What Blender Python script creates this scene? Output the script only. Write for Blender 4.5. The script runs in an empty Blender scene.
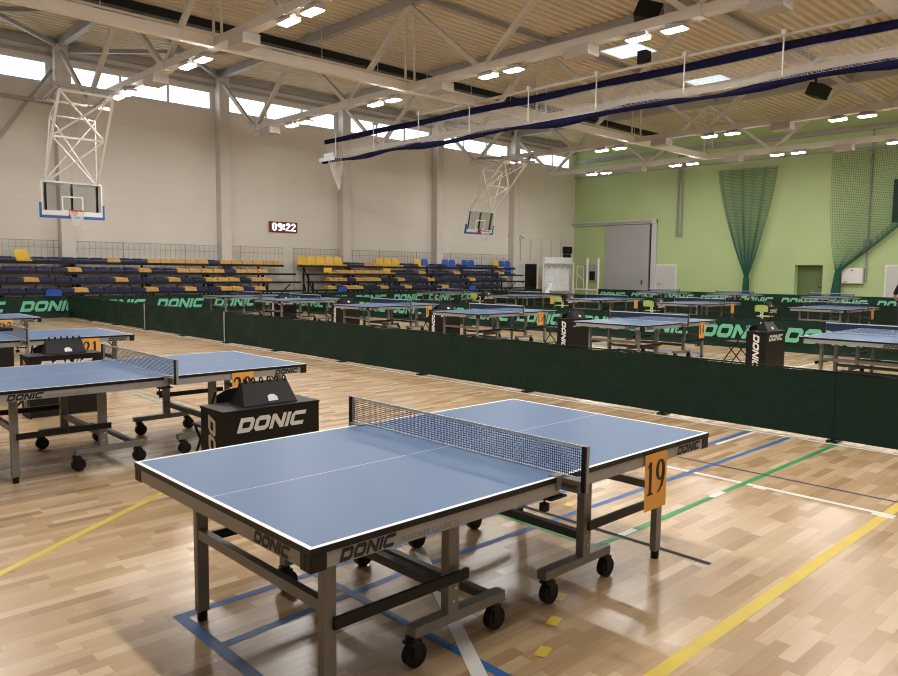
import bpy, math, random
from mathutils import Matrix, Vector
random.seed(7)
S = bpy.context.scene
COL = S.collection
PI = math.pi

# ------------------------------------------------------------------ materials
def _nodes(name):
    m = bpy.data.materials.new(name); m.use_nodes = True
    nt = m.node_tree
    return m, nt, nt.nodes['Principled BSDF']

def mat(name, col, rough=.5, metal=0., spec=.5, var=.06, scale=6., bump=0., coat=0., trans=0., alpha=1.):
    """plain surface with a little procedural unevenness of its own"""
    m, nt, b = _nodes(name)
    n = nt.nodes.new('ShaderNodeTexNoise'); n.inputs['Scale'].default_value = scale; n.inputs['Detail'].default_value = 3
    tc = nt.nodes.new('ShaderNodeTexCoord'); nt.links.new(tc.outputs['Object'], n.inputs['Vector'])
    r = nt.nodes.new('ShaderNodeValToRGB')
    r.color_ramp.elements[0].position = .3; r.color_ramp.elements[1].position = .7
    r.color_ramp.elements[0].color = (*[max(0, c*(1-var)) for c in col], 1)
    r.color_ramp.elements[1].color = (*[min(1, c*(1+var)) for c in col], 1)
    nt.links.new(n.outputs['Fac'], r.inputs['Fac']); nt.links.new(r.outputs['Color'], b.inputs['Base Color'])
    b.inputs['Roughness'].default_value = rough; b.inputs['Metallic'].default_value = metal
    b.inputs['Specular IOR Level'].default_value = spec
    b.inputs['Coat Weight'].default_value = coat
    b.inputs['Transmission Weight'].default_value = trans
    b.inputs['Alpha'].default_value = alpha
    if bump:
        bp = nt.nodes.new('ShaderNodeBump'); bp.inputs['Strength'].default_value = bump; bp.inputs['Distance'].default_value = .01
        nt.links.new(n.outputs['Fac'], bp.inputs['Height']); nt.links.new(bp.outputs['Normal'], b.inputs['Normal'])
    return m

def emis(name, col, strength):
    m, nt, b = _nodes(name)
    b.inputs['Base Color'].default_value = (.8, .8, .8, 1)
    b.inputs['Emission Color'].default_value = (*col, 1); b.inputs['Emission Strength'].default_value = strength
    return m

def pane_mat(name, tint=(.92, .97, 1)):
    m, nt, b = _nodes(name)
    nt.nodes.remove(b)
    t = nt.nodes.new('ShaderNodeBsdfTransparent'); t.inputs['Color'].default_value = (*tint, 1)
    g = nt.nodes.new('ShaderNodeBsdfGlossy'); g.inputs['Roughness'].default_value = .05
    fr = nt.nodes.new('ShaderNodeFresnel'); fr.inputs['IOR'].default_value = 1.3
    mx = nt.nodes.new('ShaderNodeMixShader')
    nt.links.new(fr.outputs[0], mx.inputs[0]); nt.links.new(t.outputs[0], mx.inputs[1]); nt.links.new(g.outputs[0], mx.inputs[2])
    nt.links.new(mx.outputs[0], nt.nodes['Material Output'].inputs['Surface'])
    return m

def floor_mat():
    m, nt, b = _nodes('parquet')
    N, L = nt.nodes.new, nt.links.new
    tc = N('ShaderNodeTexCoord'); sp = N('ShaderNodeSeparateXYZ'); L(tc.outputs['Object'], sp.inputs[0])
    def math_(op, a, bb=None):
        n = N('ShaderNodeMath'); n.operation = op
        for i, x in enumerate((a, bb)):
            if x is None: continue
            if isinstance(x, (int, float)): n.inputs[i].default_value = x
            else: L(x, n.inputs[i])
        return n.outputs[0]
    row = math_('FLOOR', math_('DIVIDE', sp.outputs['Y'], .071))
    wn = N('ShaderNodeTexWhiteNoise'); wn.noise_dimensions = '1D'; L(row, wn.inputs['W'])
    xs = math_('ADD', math_('DIVIDE', sp.outputs['X'], .38), math_('MULTIPLY', wn.outputs['Value'], 7.0))
    plank = math_('FLOOR', xs)
    cb = N('ShaderNodeCombineXYZ'); L(row, cb.inputs[0]); L(plank, cb.inputs[1])
    w2 = N('ShaderNodeTexWhiteNoise'); w2.noise_dimensions = '2D'; L(cb.outputs[0], w2.inputs['Vector'])
    ramp = N('ShaderNodeValToRGB')
    cr = ramp.color_ramp
    cols = [(0, (.355, .228, .118)), (.15, (.43, .288, .157)), (.5, (.495, .345, .198)), (.82, (.55, .395, .24)), (1, (.62, .475, .315))]
    cr.elements[0].position, cr.elements[0].color = cols[0][0], (*cols[0][1], 1)
    cr.elements[1].position, cr.elements[1].color = 1, (*cols[-1][1], 1)
    for p_, c_ in cols[1:-1]:
        e = cr.elements.new(p_); e.color = (*c_, 1)
    L(w2.outputs['Value'], ramp.inputs['Fac'])
    # grain, stretched along the boards and shifted per board
    mp = N('ShaderNodeMapping'); mp.inputs['Scale'].default_value = (2.2, 34, 1); L(tc.outputs['Object'], mp.inputs['Vector'])
    off = N('ShaderNodeVectorMath'); off.operation = 'ADD'; L(mp.outputs[0], off.inputs[0])
    sc_ = N('ShaderNodeVectorMath'); sc_.operation = 'SCALE'; sc_.inputs['Scale'].default_value = 37; L(w2.outputs['Color'], sc_.inputs[0]); L(sc_.outputs[0], off.inputs[1])
    gn = N('ShaderNodeTexNoise'); gn.inputs['Scale'].default_value = 1.6; gn.inputs['Detail'].default_value = 5; gn.inputs['Roughness'].default_value = .65
    L(off.outputs[0], gn.inputs['Vector'])
    gr = N('ShaderNodeMapRange'); gr.inputs['From Min'].default_value = .3; gr.inputs['From Max'].default_value = .7
    gr.inputs['To Min'].default_value = .92; gr.inputs['To Max'].default_value = 1.06; L(gn.outputs['Fac'], gr.inputs['Value'])
    # joints
    fy = math_('FRACT', math_('DIVIDE', sp.outputs['Y'], .071)); fx = math_('FRACT', xs)
    jt = math_('MULTIPLY', math_('GREATER_THAN', fy, .03), math_('GREATER_THAN', fx, .006))
    jm = N('ShaderNodeMapRange'); jm.inputs['To Min'].default_value = .8; jm.inputs['To Max'].default_value = 1; L(jt, jm.inputs['Value'])
    k = math_('MULTIPLY', gr.outputs[0], jm.outputs[0])
    vm = N('ShaderNodeVectorMath'); vm.operation = 'SCALE'; L(ramp.outputs['Color'], vm.inputs[0]); L(k, vm.inputs['Scale'])
    L(vm.outputs[0], b.inputs['Base Color'])
    b.inputs['Roughness'].default_value = .26
    b.inputs['Specular IOR Level'].default_value = .55
    bp = N('ShaderNodeBump'); bp.inputs['Strength'].default_value = .05; bp.inputs['Distance'].default_value = .001
    L(w2.outputs['Value'], bp.inputs['Height']); L(bp.outputs['Normal'], b.inputs['Normal'])
    return m

M = dict(
    floor=floor_mat(),
    wallback=mat('rear_wall_paint', (.26, .22, .18), .6, var=.05, scale=.6),  # unseen walls, coloured dark to cut the light bounced under the tables
    wall=mat('wall_panel_paint', (.75, .715, .66), .55, var=.03, scale=.6),
    wallgreen=mat('green_wall_paint', (.46, .59, .285), .6, var=.03, scale=.5),
    shadegreen=mat('recess_shade_green', (.12, .165, .06), .7),  # wall green darkened, the shade of the recess put into the colour
    column=mat('column_paint', (.66, .62, .58), .5, var=.03),
    deck=mat('roof_deck_paint', (.70, .61, .46), .6, var=.05, scale=.8),
    steel=mat('truss_paint', (.63, .59, .535), .5, var=.05, scale=2),
    steelgrey=mat('grey_steel_paint', (.36, .35, .34), .5, var=.05, scale=2),
    beamwhite=mat('pale_beam_paint', (.74, .69, .62), .5, var=.03),
    black=mat('black_steel', (.010, .010, .011), .45, spec=.3, var=.2),
    blackmatte=mat('black_board', (.009, .0085, .0085), .5, spec=.25, var=.15),
    brownblack=mat('dark_board', (.014, .011, .009), .5, spec=.25, var=.15),
    rubber=mat('wheel_rubber', (.008, .008, .008), .5, spec=.25, var=.2),
    tblue=mat('table_top_blue', (.068, .140, .285), .40, spec=.35, var=.02, scale=3),
    tline=mat('table_line_white', (.82, .84, .86), .45, var=.02),
    tedge=mat('table_edge_black', (.010, .010, .011), .4, spec=.3, var=.1),
    steeldark=mat('dark_grey_metal', (.10, .10, .098), .42, spec=.35, var=.06, scale=12),
    apron=mat('grey_apron_metal', (.34, .335, .325), .42, metal=.1, var=.04, scale=12),
    leg=mat('grey_leg_metal', (.225, .22, .212), .42, metal=.1, var=.06, scale=12),
    netcord=mat('net_navy_cord', (.014, .026, .115), .7, var=.1),
    nettape=mat('net_white_tape', (.80, .80, .80), .6, var=.03),
    logoblack=mat('logo_black', (.012, .012, .014), .5, var=.05),
    logogrey=mat('model_text_grey', (.16, .16, .16), .5, var=.05),
    logowhite=mat('logo_white', (.78, .77, .74), .5, var=.03),
    logogreen=mat('logo_mint', (.17, .56, .36), .6, var=.04),
    cloth=mat('barrier_green_cloth', (.0085, .030, .021), .5, spec=.22, var=.15, scale=9, bump=.15),
    poleg=mat('barrier_pole', (.007, .012, .010), .6, spec=.15),
    polew=mat('barrier_white_pole', (.6, .6, .57), .5),
    orange=mat('orange_paper', (.86, .42, .085), .7, var=.02),
    seatblue=mat('seat_navy', (.014, .020, .078), .4, var=.1),
    seatbright=mat('seat_royal_blue', (.03, .09, .42), .35, var=.08),
    seatyellow=mat('seat_yellow', (.80, .50, .03), .35, var=.06),
    seatamber=mat('seat_amber', (.66, .40, .13), .45, var=.08),
    seatdark=mat('seat_black', (.02, .02, .03), .45, var=.1),
    lime=mat('lime_plastic', (.42, .60, .16), .45, var=.05),
    lamp=emis('led_lens', (1, .975, .93), 190),
    skylight=emis('skylight_pane', (.66, .84, 1), .95),
    led=emis('led_digit', (1, .72, .76), 1.6),
    ledback=mat('led_panel_red', (.16, .008, .015), .4),
    lamphouse=mat('lamp_housing', (.5, .48, .45), .4),
    boxgrey=mat('box_grey', (.48, .44, .40), .5, var=.12, scale=30),
    pane=pane_mat('window_glass'),
    frame=mat('window_frame', (.72, .75, .78), .4, var=.02),
    white=mat('white_paint', (.78, .77, .74), .45, var=.03),
    doorgrey=mat('door_grey', (.40, .40, .41), .45, var=.03),
    doorlight=mat('door_light_grey', (.58, .58, .58), .45, var=.03),
    navy=mat('navy_fabric', (.007, .007, .034), .85, spec=.1, var=.25, scale=10, bump=.3),
    netwhite=mat('white_net_cord', (.56, .52, .48), .7, var=.04),
    netgreen=mat('green_net_cord', (.012, .10, .06), .7, var=.1),
    red=mat('rim_red', (.55, .05, .03), .4),
    padblue=mat('pad_blue', (.03, .13, .42), .5),
    glassboard=pane_mat('backboard_glass', (.82, .84, .84)),
    whitesheet=mat('white_sheet', (.80, .83, .90), .7, var=.08, scale=4, bump=.08),
    mblue=mat('floor_paint_blue', (.035, .135, .38), .42, spec=.3), mnavy=mat('floor_paint_navy', (.02, .03, .13), .5, spec=.2),
    mwhite=mat('floor_paint_white', (.76, .75, .72), .35), mgreen=mat('floor_paint_green', (.03, .27, .09), .42, spec=.3),
    myellow=mat('floor_paint_yellow', (.66, .49, .07), .42, spec=.3), mblack=mat('floor_tape_black', (.012, .012, .012), .6, spec=.15),
    mred=mat('floor_paint_red', (.42, .06, .05), .35), mteal=mat('floor_paint_teal', (.05, .33, .30), .35),
    skin=mat('skin', (.55, .33, .24), .5), hair=mat('hair', (.06, .03, .025), .55, var=.3, scale=40),
    shirt=mat('black_shirt', (.015, .015, .018), .8, var=.2),
    trouser=mat('dark_trousers', (.03, .03, .045), .8, var=.2),
)

# ------------------------------------------------------------------ mesh builder
class MB:
    def __init__(s): s.v, s.f, s.m, s.sm = [], [], [], []
    def face(s, pts, mi=0, smooth=False):
        i = len(s.v); s.v += [tuple(p) for p in pts]; s.f.append(tuple(range(i, i+len(pts)))); s.m.append(mi); s.sm.append(smooth); return s
    def poly(s, vs, fs, mi=0, smooth=False):
        i = len(s.v); s.v += [tuple(p) for p in vs]
        for f in fs: s.f.append(tuple(i+k for k in f)); s.m.append(mi); s.sm.append(smooth)
        return s
    def box(s, x0, x1, y0, y1, z0, z1, mi=0):
        v = [(x0,y0,z0),(x1,y0,z0),(x1,y1,z0),(x0,y1,z0),(x0,y0,z1),(x1,y0,z1),(x1,y1,z1),(x0,y1,z1)]
        return s.poly(v, [(0,3,2,1),(4,5,6,7),(0,1,5,4),(1,2,6,5),(2,3,7,6),(3,0,4,7)], mi)
    def bar(s, p, q, w, h=None, mi=0, up=(0,0,1)):
        h = h or w; p, q = Vector(p), Vector(q); d = (q-p).normalized(); up = Vector(up)
        if abs(d.dot(up)) > .98: up = Vector((0,1,0)) if abs(d.y) < .9 else Vector((1,0,0))
        r = d.cross(up).normalized(); u = r.cross(d)
        v = [c + r*sx*w/2 + u*sy*h/2 for c in (p, q) for sx, sy in ((-1,-1),(1,-1),(1,1),(-1,1))]
        return s.poly(v, [(0,1,2,3),(7,6,5,4),(0,4,5,1),(1,5,6,2),(2,6,7,3),(3,7,4,0)], mi)
    def cyl(s, p, q, r, n=12, r2=None, mi=0, caps=True):
        r2 = r if r2 is None else r2
        p, q = Vector(p), Vector(q); d = (q-p).normalized(); a = Vector((0,0,1)) if abs(d.z) < .9 else Vector((1,0,0))
        e = d.cross(a).normalized(); g = e.cross(d)
        ring = lambda c, rr: [c + (e*math.cos(2*PI*k/n) + g*math.sin(2*PI*k/n))*rr for k in range(n)]
        v = ring(p, r) + ring(q, r2)
        s.poly(v, [(k, n+k, n+(k+1) % n, (k+1) % n) for k in range(n)], mi, True)
        if caps: s.poly(v, [tuple(range(n)), tuple(range(2*n-1, n-1, -1))], mi)
        return s
    def tube(s, pts, r, n=8, mi=0):
        for a, b in zip(pts, pts[1:]): s.cyl(a, b, r, n, mi=mi)
        return s
    def ribbon(s, p, q, w, axis, mi=0):
        p, q, a = Vector(p), Vector(q), Vector(axis)*w/2
        return s.face([p-a, q-a, q+a, p+a], mi)
    def mesh(s, name, mats):
        me = bpy.data.meshes.new(name); me.from_pydata(s.v, [], s.f)
        for m in mats: me.materials.append(M[m] if isinstance(m, str) else m)
        me.polygons.foreach_set('material_index', s.m); me.polygons.foreach_set('use_smooth', s.sm)
        me.validate(); me.update(); return me

def add(name, data, parent=None, loc=(0,0,0), rot=(0,0,0), scale=(1,1,1), bevel=0):
    o = bpy.data.objects.new(name, data); COL.objects.link(o)
    o.parent = parent; o.location = loc; o.rotation_euler = rot; o.scale = scale
    if bevel:
        b = o.modifiers.new('bevel', 'BEVEL'); b.width = bevel; b.segments = 2; b.limit_method = 'ANGLE'
    return o
def part(name, mb, mats, parent, **k): return add(name, mb.mesh(name, mats), parent, **k)
def tag(o, label, cat, group=None, kind=None):
    o['label'] = label; o['category'] = cat
    if group: o['group'] = group
    if kind: o['kind'] = kind
    return o
def thing(name, label, cat, loc=(0,0,0), rz=0, group=None):
    return tag(add(name, None, None, loc, (0,0,rz)), label, cat, group)
def struct(name, mb, mats, parent=None, label=None, **k):
    o = part(name, mb, mats, parent, **k)
    if parent is None: o['kind'] = 'structure'
    if label: o['label'] = label
    return o
def clone(o, parent=None):
    c = o.copy(); COL.objects.link(c); c.parent = parent
    for ch in o.children: clone(ch, c)
    return c
def dup(src, loc, label, rz=None, group=None):
    c = clone(src); c.location = loc; c['label'] = label
    if rz is not None: c.rotation_euler = (0, 0, rz)
    if group: c['group'] = group
    return c
ORD = ['first', 'second', 'third', 'fourth', 'fifth', 'sixth', 'seventh', 'eighth', 'ninth', 'tenth', 'eleventh', 'twelfth', 'thirteenth', 'fourteenth', 'fifteenth', 'sixteenth']

# ------------------------------------------------------------------ lettering
def logo_mesh(name, m):
    """five block capitals, slanted, one unit high, flat"""
    w, t, g, sh = 1.1, .27, .11, .34
    mb = MB(); x = 0.
    def P(pts, ox): return [(ox + a + sh*b, b, 0) for a, b in pts]
    def ring(outer, inner, ox):
        n = len(outer); mb.poly(P(outer, ox) + P(inner, ox), [(k, (k+1) % n, n+(k+1) % n, n+k) for k in range(n)])
    c = .2; h = .3
    inner = [(t+.04, h), (w-t-.06, h), (w-t, h+.06), (w-t, 1-h-.06), (w-t-.06, 1-h), (t+.04, 1-h), (t, 1-h-.03), (t, h+.03)]
    outD = [(.02, 0), (w-c, 0), (w, c), (w, 1-c), (w-c, 1), (.02, 1), (0, .97), (0, .03)]
    outO = [(c, 0), (w-c, 0), (w, c), (w, 1-c), (w-c, 1), (c, 1), (0, 1-c), (0, c)]
    ring(outD, inner, x); x += w+g
    ring(outO, inner, x); x += w+g
    for q in ([(0,0),(t,0),(t,1),(0,1)], [(w-t,0),(w,0),(w,1),(w-t,1)], [(t,.62),(w-t,0),(w-t,.40),(t,1)]): mb.face(P(q, x))
    x += w+g
    mb.face(P([(0,0),(t,0),(t,1),(0,1)], x)); x += t+g
    for q in ([(c,0),(w,0),(w,.28),(t,.28)], [(0,c),(c,0),(t,.28),(t,.72),(c,1),(0,1-c)], [(t,.72),(w,.72),(w,1),(c,1)]): mb.face(P(q, x))
    me = mb.mesh(name, [m]); return me
LW = 5.44                                   # width of the logo in heights
LOGO = {k: logo_mesh('logo_' + k, k) for k in ('logoblack', 'logowhite', 'logogreen')}
ROT_FRONT = (PI/2, 0, 0)                    # reads from -Y
ROT_BACK = (PI/2, 0, PI)                    # reads from +Y
ROT_LEFT = (PI/2, 0, -PI/2)                 # reads from -X
ROT_RIGHT = (PI/2, 0, PI/2)                 # reads from +X
ROT_DOWN = Matrix(((0,0,-1),(0,-1,0),(-1,0,0))).to_euler()   # on a -X face, reading downwards

def text_mesh(name, s, m):
    cu = bpy.data.curves.new(name, 'FONT'); cu.body = s; cu.size = 1
    o = bpy.data.objects.new(name, cu); COL.objects.link(o)
    me = bpy.data.meshes.new_from_object(o.evaluated_get(bpy.context.evaluated_depsgraph_get()))
    bpy.data.objects.remove(o); bpy.data.curves.remove(cu)
    me.materials.clear(); me.materials.append(M[m]); me.name = name; return me
MODEL_TEXT = text_mesh('model_text', 'WALDNER CLASSIC 25', 'logogrey')

def stroke(mb, pts, ws, ox):
    ws = [q*1.3 for q in ws]; n = len(pts); L_, R_ = [], []
    for i, (p, w) in enumerate(zip(pts, ws)):
        a = Vector(pts[max(0, i-1)]); b = Vector(pts[min(n-1, i+1)]); d = (b-a).normalized(); nn = Vector((-d.y, d.x))*w/2
        p = Vector(p); L_.append(p+nn); R_.append(p-nn)
    for i in range(n-1):
        mb.face([(ox+q.x, q.y, 0) for q in (R_[i], R_[i+1], L_[i+1], L_[i])])
def arc(cx, cy, rx, ry, a0, a1, n=14): return [(cx+rx*math.cos(a0+(a1-a0)*k/n), cy+ry*math.sin(a0+(a1-a0)*k/n)) for k in range(n+1)]
def serif_digits(s):
    """old-style serif numerals, one unit high, 0.6 wide each"""
    mb = MB()
    for i, ch in enumerate(s):
        ox = i*.62
        def oval(cx, cy, rx, ry):
            pts = arc(cx, cy, rx, ry, 0, 2*PI, 24); stroke(mb, pts, [.05+.10*abs(math.cos(2*PI*k/24)) for k in range(25)], ox)
        if ch == '1':
            stroke(mb, [(.30, .03), (.30, .97)], [.13, .13], ox); stroke(mb, [(.13, .02), (.47, .02)], [.045, .045], ox)
            stroke(mb, [(.12, .82), (.22, .88), (.34, .99)], [.03, .06, .05], ox)
        elif ch == '9':
            oval(.28, .68, .19, .28); stroke(mb, [(.47, .68), (.46, .45), (.38, .22), (.25, .07), (.10, .01)], [.13, .13, .11, .07, .03], ox)
        elif ch == '6':
            oval(.28, .31, .19, .28); stroke(mb, [(.09, .31), (.11, .55), (.19, .78), (.32, .93), (.46, .99)], [.13, .13, .11, .07, .03], ox)
        elif ch == '0': oval(.28, .5, .19, .46)
        elif ch == '8': oval(.28, .74, .16, .22); oval(.28, .27, .19, .24)
        elif ch == '2':
            stroke(mb, [(.10, .74)] + arc(.28, .74, .17, .22, PI*.9, -.3, 10) + [(.36, .45), (.22, .24), (.09, .07)], [.05] + [.08]*6 + [.13]*5 + [.10, .06, .05], ox)
            stroke(mb, [(.08, .05), (.46, .05), (.49, .2)], [.11, .11, .03], ox)
        elif ch == '3':
            stroke(mb, arc(.26, .75, .16, .21, PI*.9, -PI*.45, 10), [.05]*4 + [.12]*5 + [.06]*2, ox); stroke(mb, arc(.26, .28, .19, .26, PI*.42, -PI*.9, 12), [.06]*3 + [.13]*6 + [.06]*4, ox)
        elif ch == '4':
            stroke(mb, [(.36, .02), (.36, .97)], [.12, .12], ox); stroke(mb, [(.37, .97), (.06, .32), (.50, .32)], [.04, .06, .09], ox)
        elif ch == '5':
            stroke(mb, [(.44, .94), (.15, .94), (.12, .58)], [.10, .08, .05], ox); stroke(mb, arc(.25, .32, .20, .28, PI*.6, -PI*.85, 12), [.06]*3 + [.13]*6 + [.06]*4, ox)
        elif ch == '7':
            stroke(mb, [(.08, .80), (.09, .94), (.47, .94), (.20, .02)], [.04, .08, .09, .12], ox)
    return mb.mesh('digits', ['logoblack'])

# ------------------------------------------------------------------ room
YW, XG, YR, XB, ZR = 26.95, 37.2, -3.4, -5.0, 9.62
struct('floor', MB().face([(XB,YR,0),(XG,YR,0),(XG,YW,0),(XB,YW,0)]), ['floor'])
# roof deck with trapezoidal ribs along X
mb = MB(); pitch = .30; y = YR-.3
prof = []
while y < YW+.3:
    prof += [(y, ZR), (y+.13, ZR), (y+.17, ZR+.09), (y+.26, ZR+.09)]; y += pitch
for a, b in zip(prof, prof[1:]): mb.face([(XB-.2,a[0],a[1]),(XB-.2,b[0],b[1]),(XG+.3,b[0],b[1]),(XG+.3,a[0],a[1])])
mb.box(XB-.2, XG+.3, YR-.3, YW+.3, ZR+.1, ZR+.25)
struct('ceiling', mb, ['deck'])
# left wall (windows along its top)
WZ0, WZ1 = 8.05, 8.86
colX = [1.2, 7.2, 13.25, 19.3, 25.2, 31.2, 36.95]
mb = MB(); mb.box(XB, XG, YW, YW+.25, 0, WZ0); mb.box(XB, XG, YW, YW+.25, WZ1, ZR+.1)
for cx in [-4.8] + colX: mb.box(cx-.33, cx+.33, YW, YW+.25, WZ0, WZ1)
for k in range(1, 9): mb.box(XB, XG, YW-.006, YW, k*1.0-.006, k*1.0+.006, 1)        # panel joints
struct('wall_left', mb, ['wall', 'column'])
mb = MB(); mb.box(XB, XG, YW-.10, YW, 9.0, 9.12); mb.box(XB, XG, YW-.16, YW, 9.3, 9.5)
struct('trim_1', mb, ['steelgrey'])
for n, (a, b) in enumerate(zip([-4.8] + colX, colX)):
    x0, x1 = a+.33, b-.33
    w = MB(); t = .09
    w.box(x0, x1, YW+.02, YW+.12, WZ0, WZ0+t); w.box(x0, x1, YW+.02, YW+.12, WZ1-t, WZ1)
    xs = [x0 + (x1-x0)*k/3 for k in range(4)]
    for k, xx in enumerate(xs):
        c = min(max(xx, x0+t/2), x1-t/2); w.box(c-t/2, c+t/2, YW+.021, YW+.119, WZ0+t, WZ1-t)
    o = struct('window_%d' % (n+1), w, ['frame'])
    g = MB(); g.face([(x0,YW+.07,WZ0),(x1,YW+.07,WZ0),(x1,YW+.07,WZ1),(x0,YW+.07,WZ1)])
    part('pane', g, ['pane'], o)
for cx in [-4.8] + colX[:-1]:
    mb = MB().box(cx-.22, cx+.22, YW-.42, YW+.01, 0, 9.4)
    struct('column', mb, ['column'])
# green end wall with a recess for the side door
ry0, ry1, rz = 11.83, 13.17, 2.15
mb = MB(); mb.box(XG, XG+.2, YR, ry0, 0, ZR+.1); mb.box(XG, XG+.2, ry1, YW+.25, 0, ZR+.1); mb.box(XG, XG+.2, ry0, ry1, rz, ZR+.1)
struct('wall_green', mb, ['wallgreen'])
mb = MB(); mb.box(XG+.2, XG+.55, ry0-.2, ry0, 0, rz+.2); mb.box(XG+.2, XG+.55, ry1, ry1+.2, 0, rz+.2); mb.box(XG+.2, XG+.55, ry0, ry1, rz, rz+.2)
mb.box(XG+.5, XG+.6, ry0, ry1, 0, rz); struct('trim_2', mb, ['wallgreen'])
mb = MB(); mb.box(XG+.40, XG+.46, ry0+.01, ry1-.01, .01, rz-.01)
d = struct('door_2', mb, ['shadegreen']); part('handle', MB().bar((XG+.36,12.0,1.05),(XG+.36,12.14,1.05),.03), ['black'], d)  # door colour carries the shade of the recess
struct('wall_right', MB().box(XB, XG, YR-.2, YR, 0, ZR+.1), ['wallback'])
struct('wall_rear', MB().box(XB-.2, XB, YR, YW, 0, ZR+.1), ['wallback'])
struct('trim_3', MB().box(XG-.18, XG, YR, YW, 8.42, 8.62).box(XG-.14, XG, YR, YW, 7.55, 7.62), ['steelgrey'])
# sliding door, hatch, white doors
d = struct('door_1', MB().box(XG-.16, XG-.04, 21.44, 24.45, .02, 4.5), ['doorgrey'])
part('door_frame', MB().box(XG-.12, XG, 21.0, 21.32, 0, 4.7).box(XG-.20, XG, 21.0, 26.9, 4.55, 4.78), ['doorlight'], d)
part('gap', MB().box(XG-.06, XG, 21.32, 21.44, .02, 4.5), ['black'], d)
part('rail', MB().bar((XG-.24, 21.3, 4.66), (XG-.24, 26.9, 4.66), .05, .09), ['steelgrey'], d)
part('handle', MB().bar((XG-.19, 21.85, 1.0), (XG-.19, 21.85, 1.25), .05), ['black'], d)
d = struct('door_3', MB().box(XG-.06, XG, 19.75, 20.95, .02, 2.12), ['doorlight'])
part('door_frame', MB().box(XG-.05, XG, 19.68, 19.75, 0, 2.19).box(XG-.05, XG, 20.95, 21.02, 0, 2.19).box(XG-.05, XG, 19.75, 20.95, 2.12, 2.19), ['white'], d)
part('handle', MB().bar((XG-.10, 20.8, 1.05), (XG-.10, 20.65, 1.05), .03), ['black'], d)
d = struct('door_4', MB().box(XG-.06, XG, 7.4, 9.0, .02, 2.10), ['doorlight'])
part('door_frame', MB().box(XG-.05, XG, 7.33, 7.4, 0, 2.17).box(XG-.05, XG, 9.0, 9.07, 0, 2.17).box(XG-.05, XG, 7.4, 9.0, 2.1, 2.17), ['white'], d)
d = struct('door_5', MB().box(32.5, 33.5, YW-.05, YW, .02, 2.15), ['black'])
d = struct('door_6', MB().box(31.55, 32.4, YW-.05, YW, .02, 2.15), ['doorlight'])
part('handle', MB().bar((32.3, YW-.09, 1.05), (32.16, YW-.09, 1.05), .03), ['black'], d)

# ------------------------------------------------------------------ roof trusses
ZT, ZB = 9.46, 7.0
trussX = [-4.7, 1.2, 7.2, 13.2, 19.2, 25.2, 31.2]
for tx in trussX:
    mb = MB()
    mb.box(tx-.11, tx+.11, YR, YW, ZT-.13, ZT+.15, 1)
    mb.box(tx-.13, tx+.13, YR, 24.2, ZB-.09, ZB+.11)
    yb = 24.
    while yb > YR+2.9:
        for yt in (yb+3, yb-3):
            mb.bar((tx, yb, ZB), (tx, yt if yt < YW else YW-.1, ZT-.1), .13, .13)
        mb.box(tx-.15, tx+.15, yb-.25, yb+.25, ZB-.11, ZB+.13)
        yb -= 6
    for yy in (15.15, 14.75, 3.1, 2.7): mb.cyl((tx, yy, ZB), (tx, yy, ZT), .035, 8)
    struct('roof_truss', mb, ['steel', 'steelgrey'])
for k, ty in enumerate((15., 3.)):
    for a, b in zip(trussX, trussX[1:]):
        struct('tie_beam', MB().bar((a+.12, ty, ZB+.02), (b-.12, ty, ZB+.02), .2, .24), ['beamwhite'])
for a, b in zip(trussX, trussX[1:]):
    struct('purlin', MB().bar((a+.11, 21, ZT), (b-.11, 21, ZT), .13).bar((a+.11, 9, ZT), (b-.11, 9, ZT), .13).bar((a+.11, 14.6, ZT+.05), (b-.11, 14.6, ZT+.05), .13), ['steelgrey'])
for a, b in ((1.2, 7.2), (7.2, 13.2), (25.2, 31.2)):
    struct('roof_brace', MB().bar((a, 21, ZT-.1), (b, 27-.2, ZT-.1), .13).bar((a, 27-.2, ZT-.25), (b, 21, ZT-.25), .13), ['steelgrey'])
struct('wall_brace', MB().bar((-.5, YW-.3, 7.38), (6.98, YW-.3, 7.38), .13).bar((6.9, YW-.25, 8.5), (1.6, YW-.25, .6), .1), ['steelgrey'])
# dark ridge duct with pale pipes
struct('roof_duct', MB().box(-2, 34, 18.9, 19.15, 8.62, 8.86), ['black'])
mb = MB()
for dy, dz in ((.05, -.12), (.05, -.24)): mb.cyl((-2, 18.85+dy, 8.62+dz), (34, 18.85+dy, 8.62+dz), .035, 8)
for k in range(16): mb.cyl((-1+k*2.3, 18.9, 8.5), (-1+k*2.3, 18.9, ZR), .012, 6)
struct('roof_pipe', mb, ['beamwhite'])
for x0, x1, y0, y1 in ((21.35, 22.9, 12.6, 14.2), (27.3, 29.0, 12.5, 14.2)):
    o = struct('skylight', MB().box(x0, x1, y0, y0+.07, 9.57, ZR+.05).box(x0, x1, y1-.07, y1, 9.57, ZR+.05).box(x0, x0+.07, y0, y1, 9.57, ZR+.05).box(x1-.07, x1, y0, y1, 9.57, ZR+.05), ['white'])
    part('pane', MB().box(x0+.05, x1-.05, y0+.05, y1-.05, 9.58, 9.595), ['skylight'], o)

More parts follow.
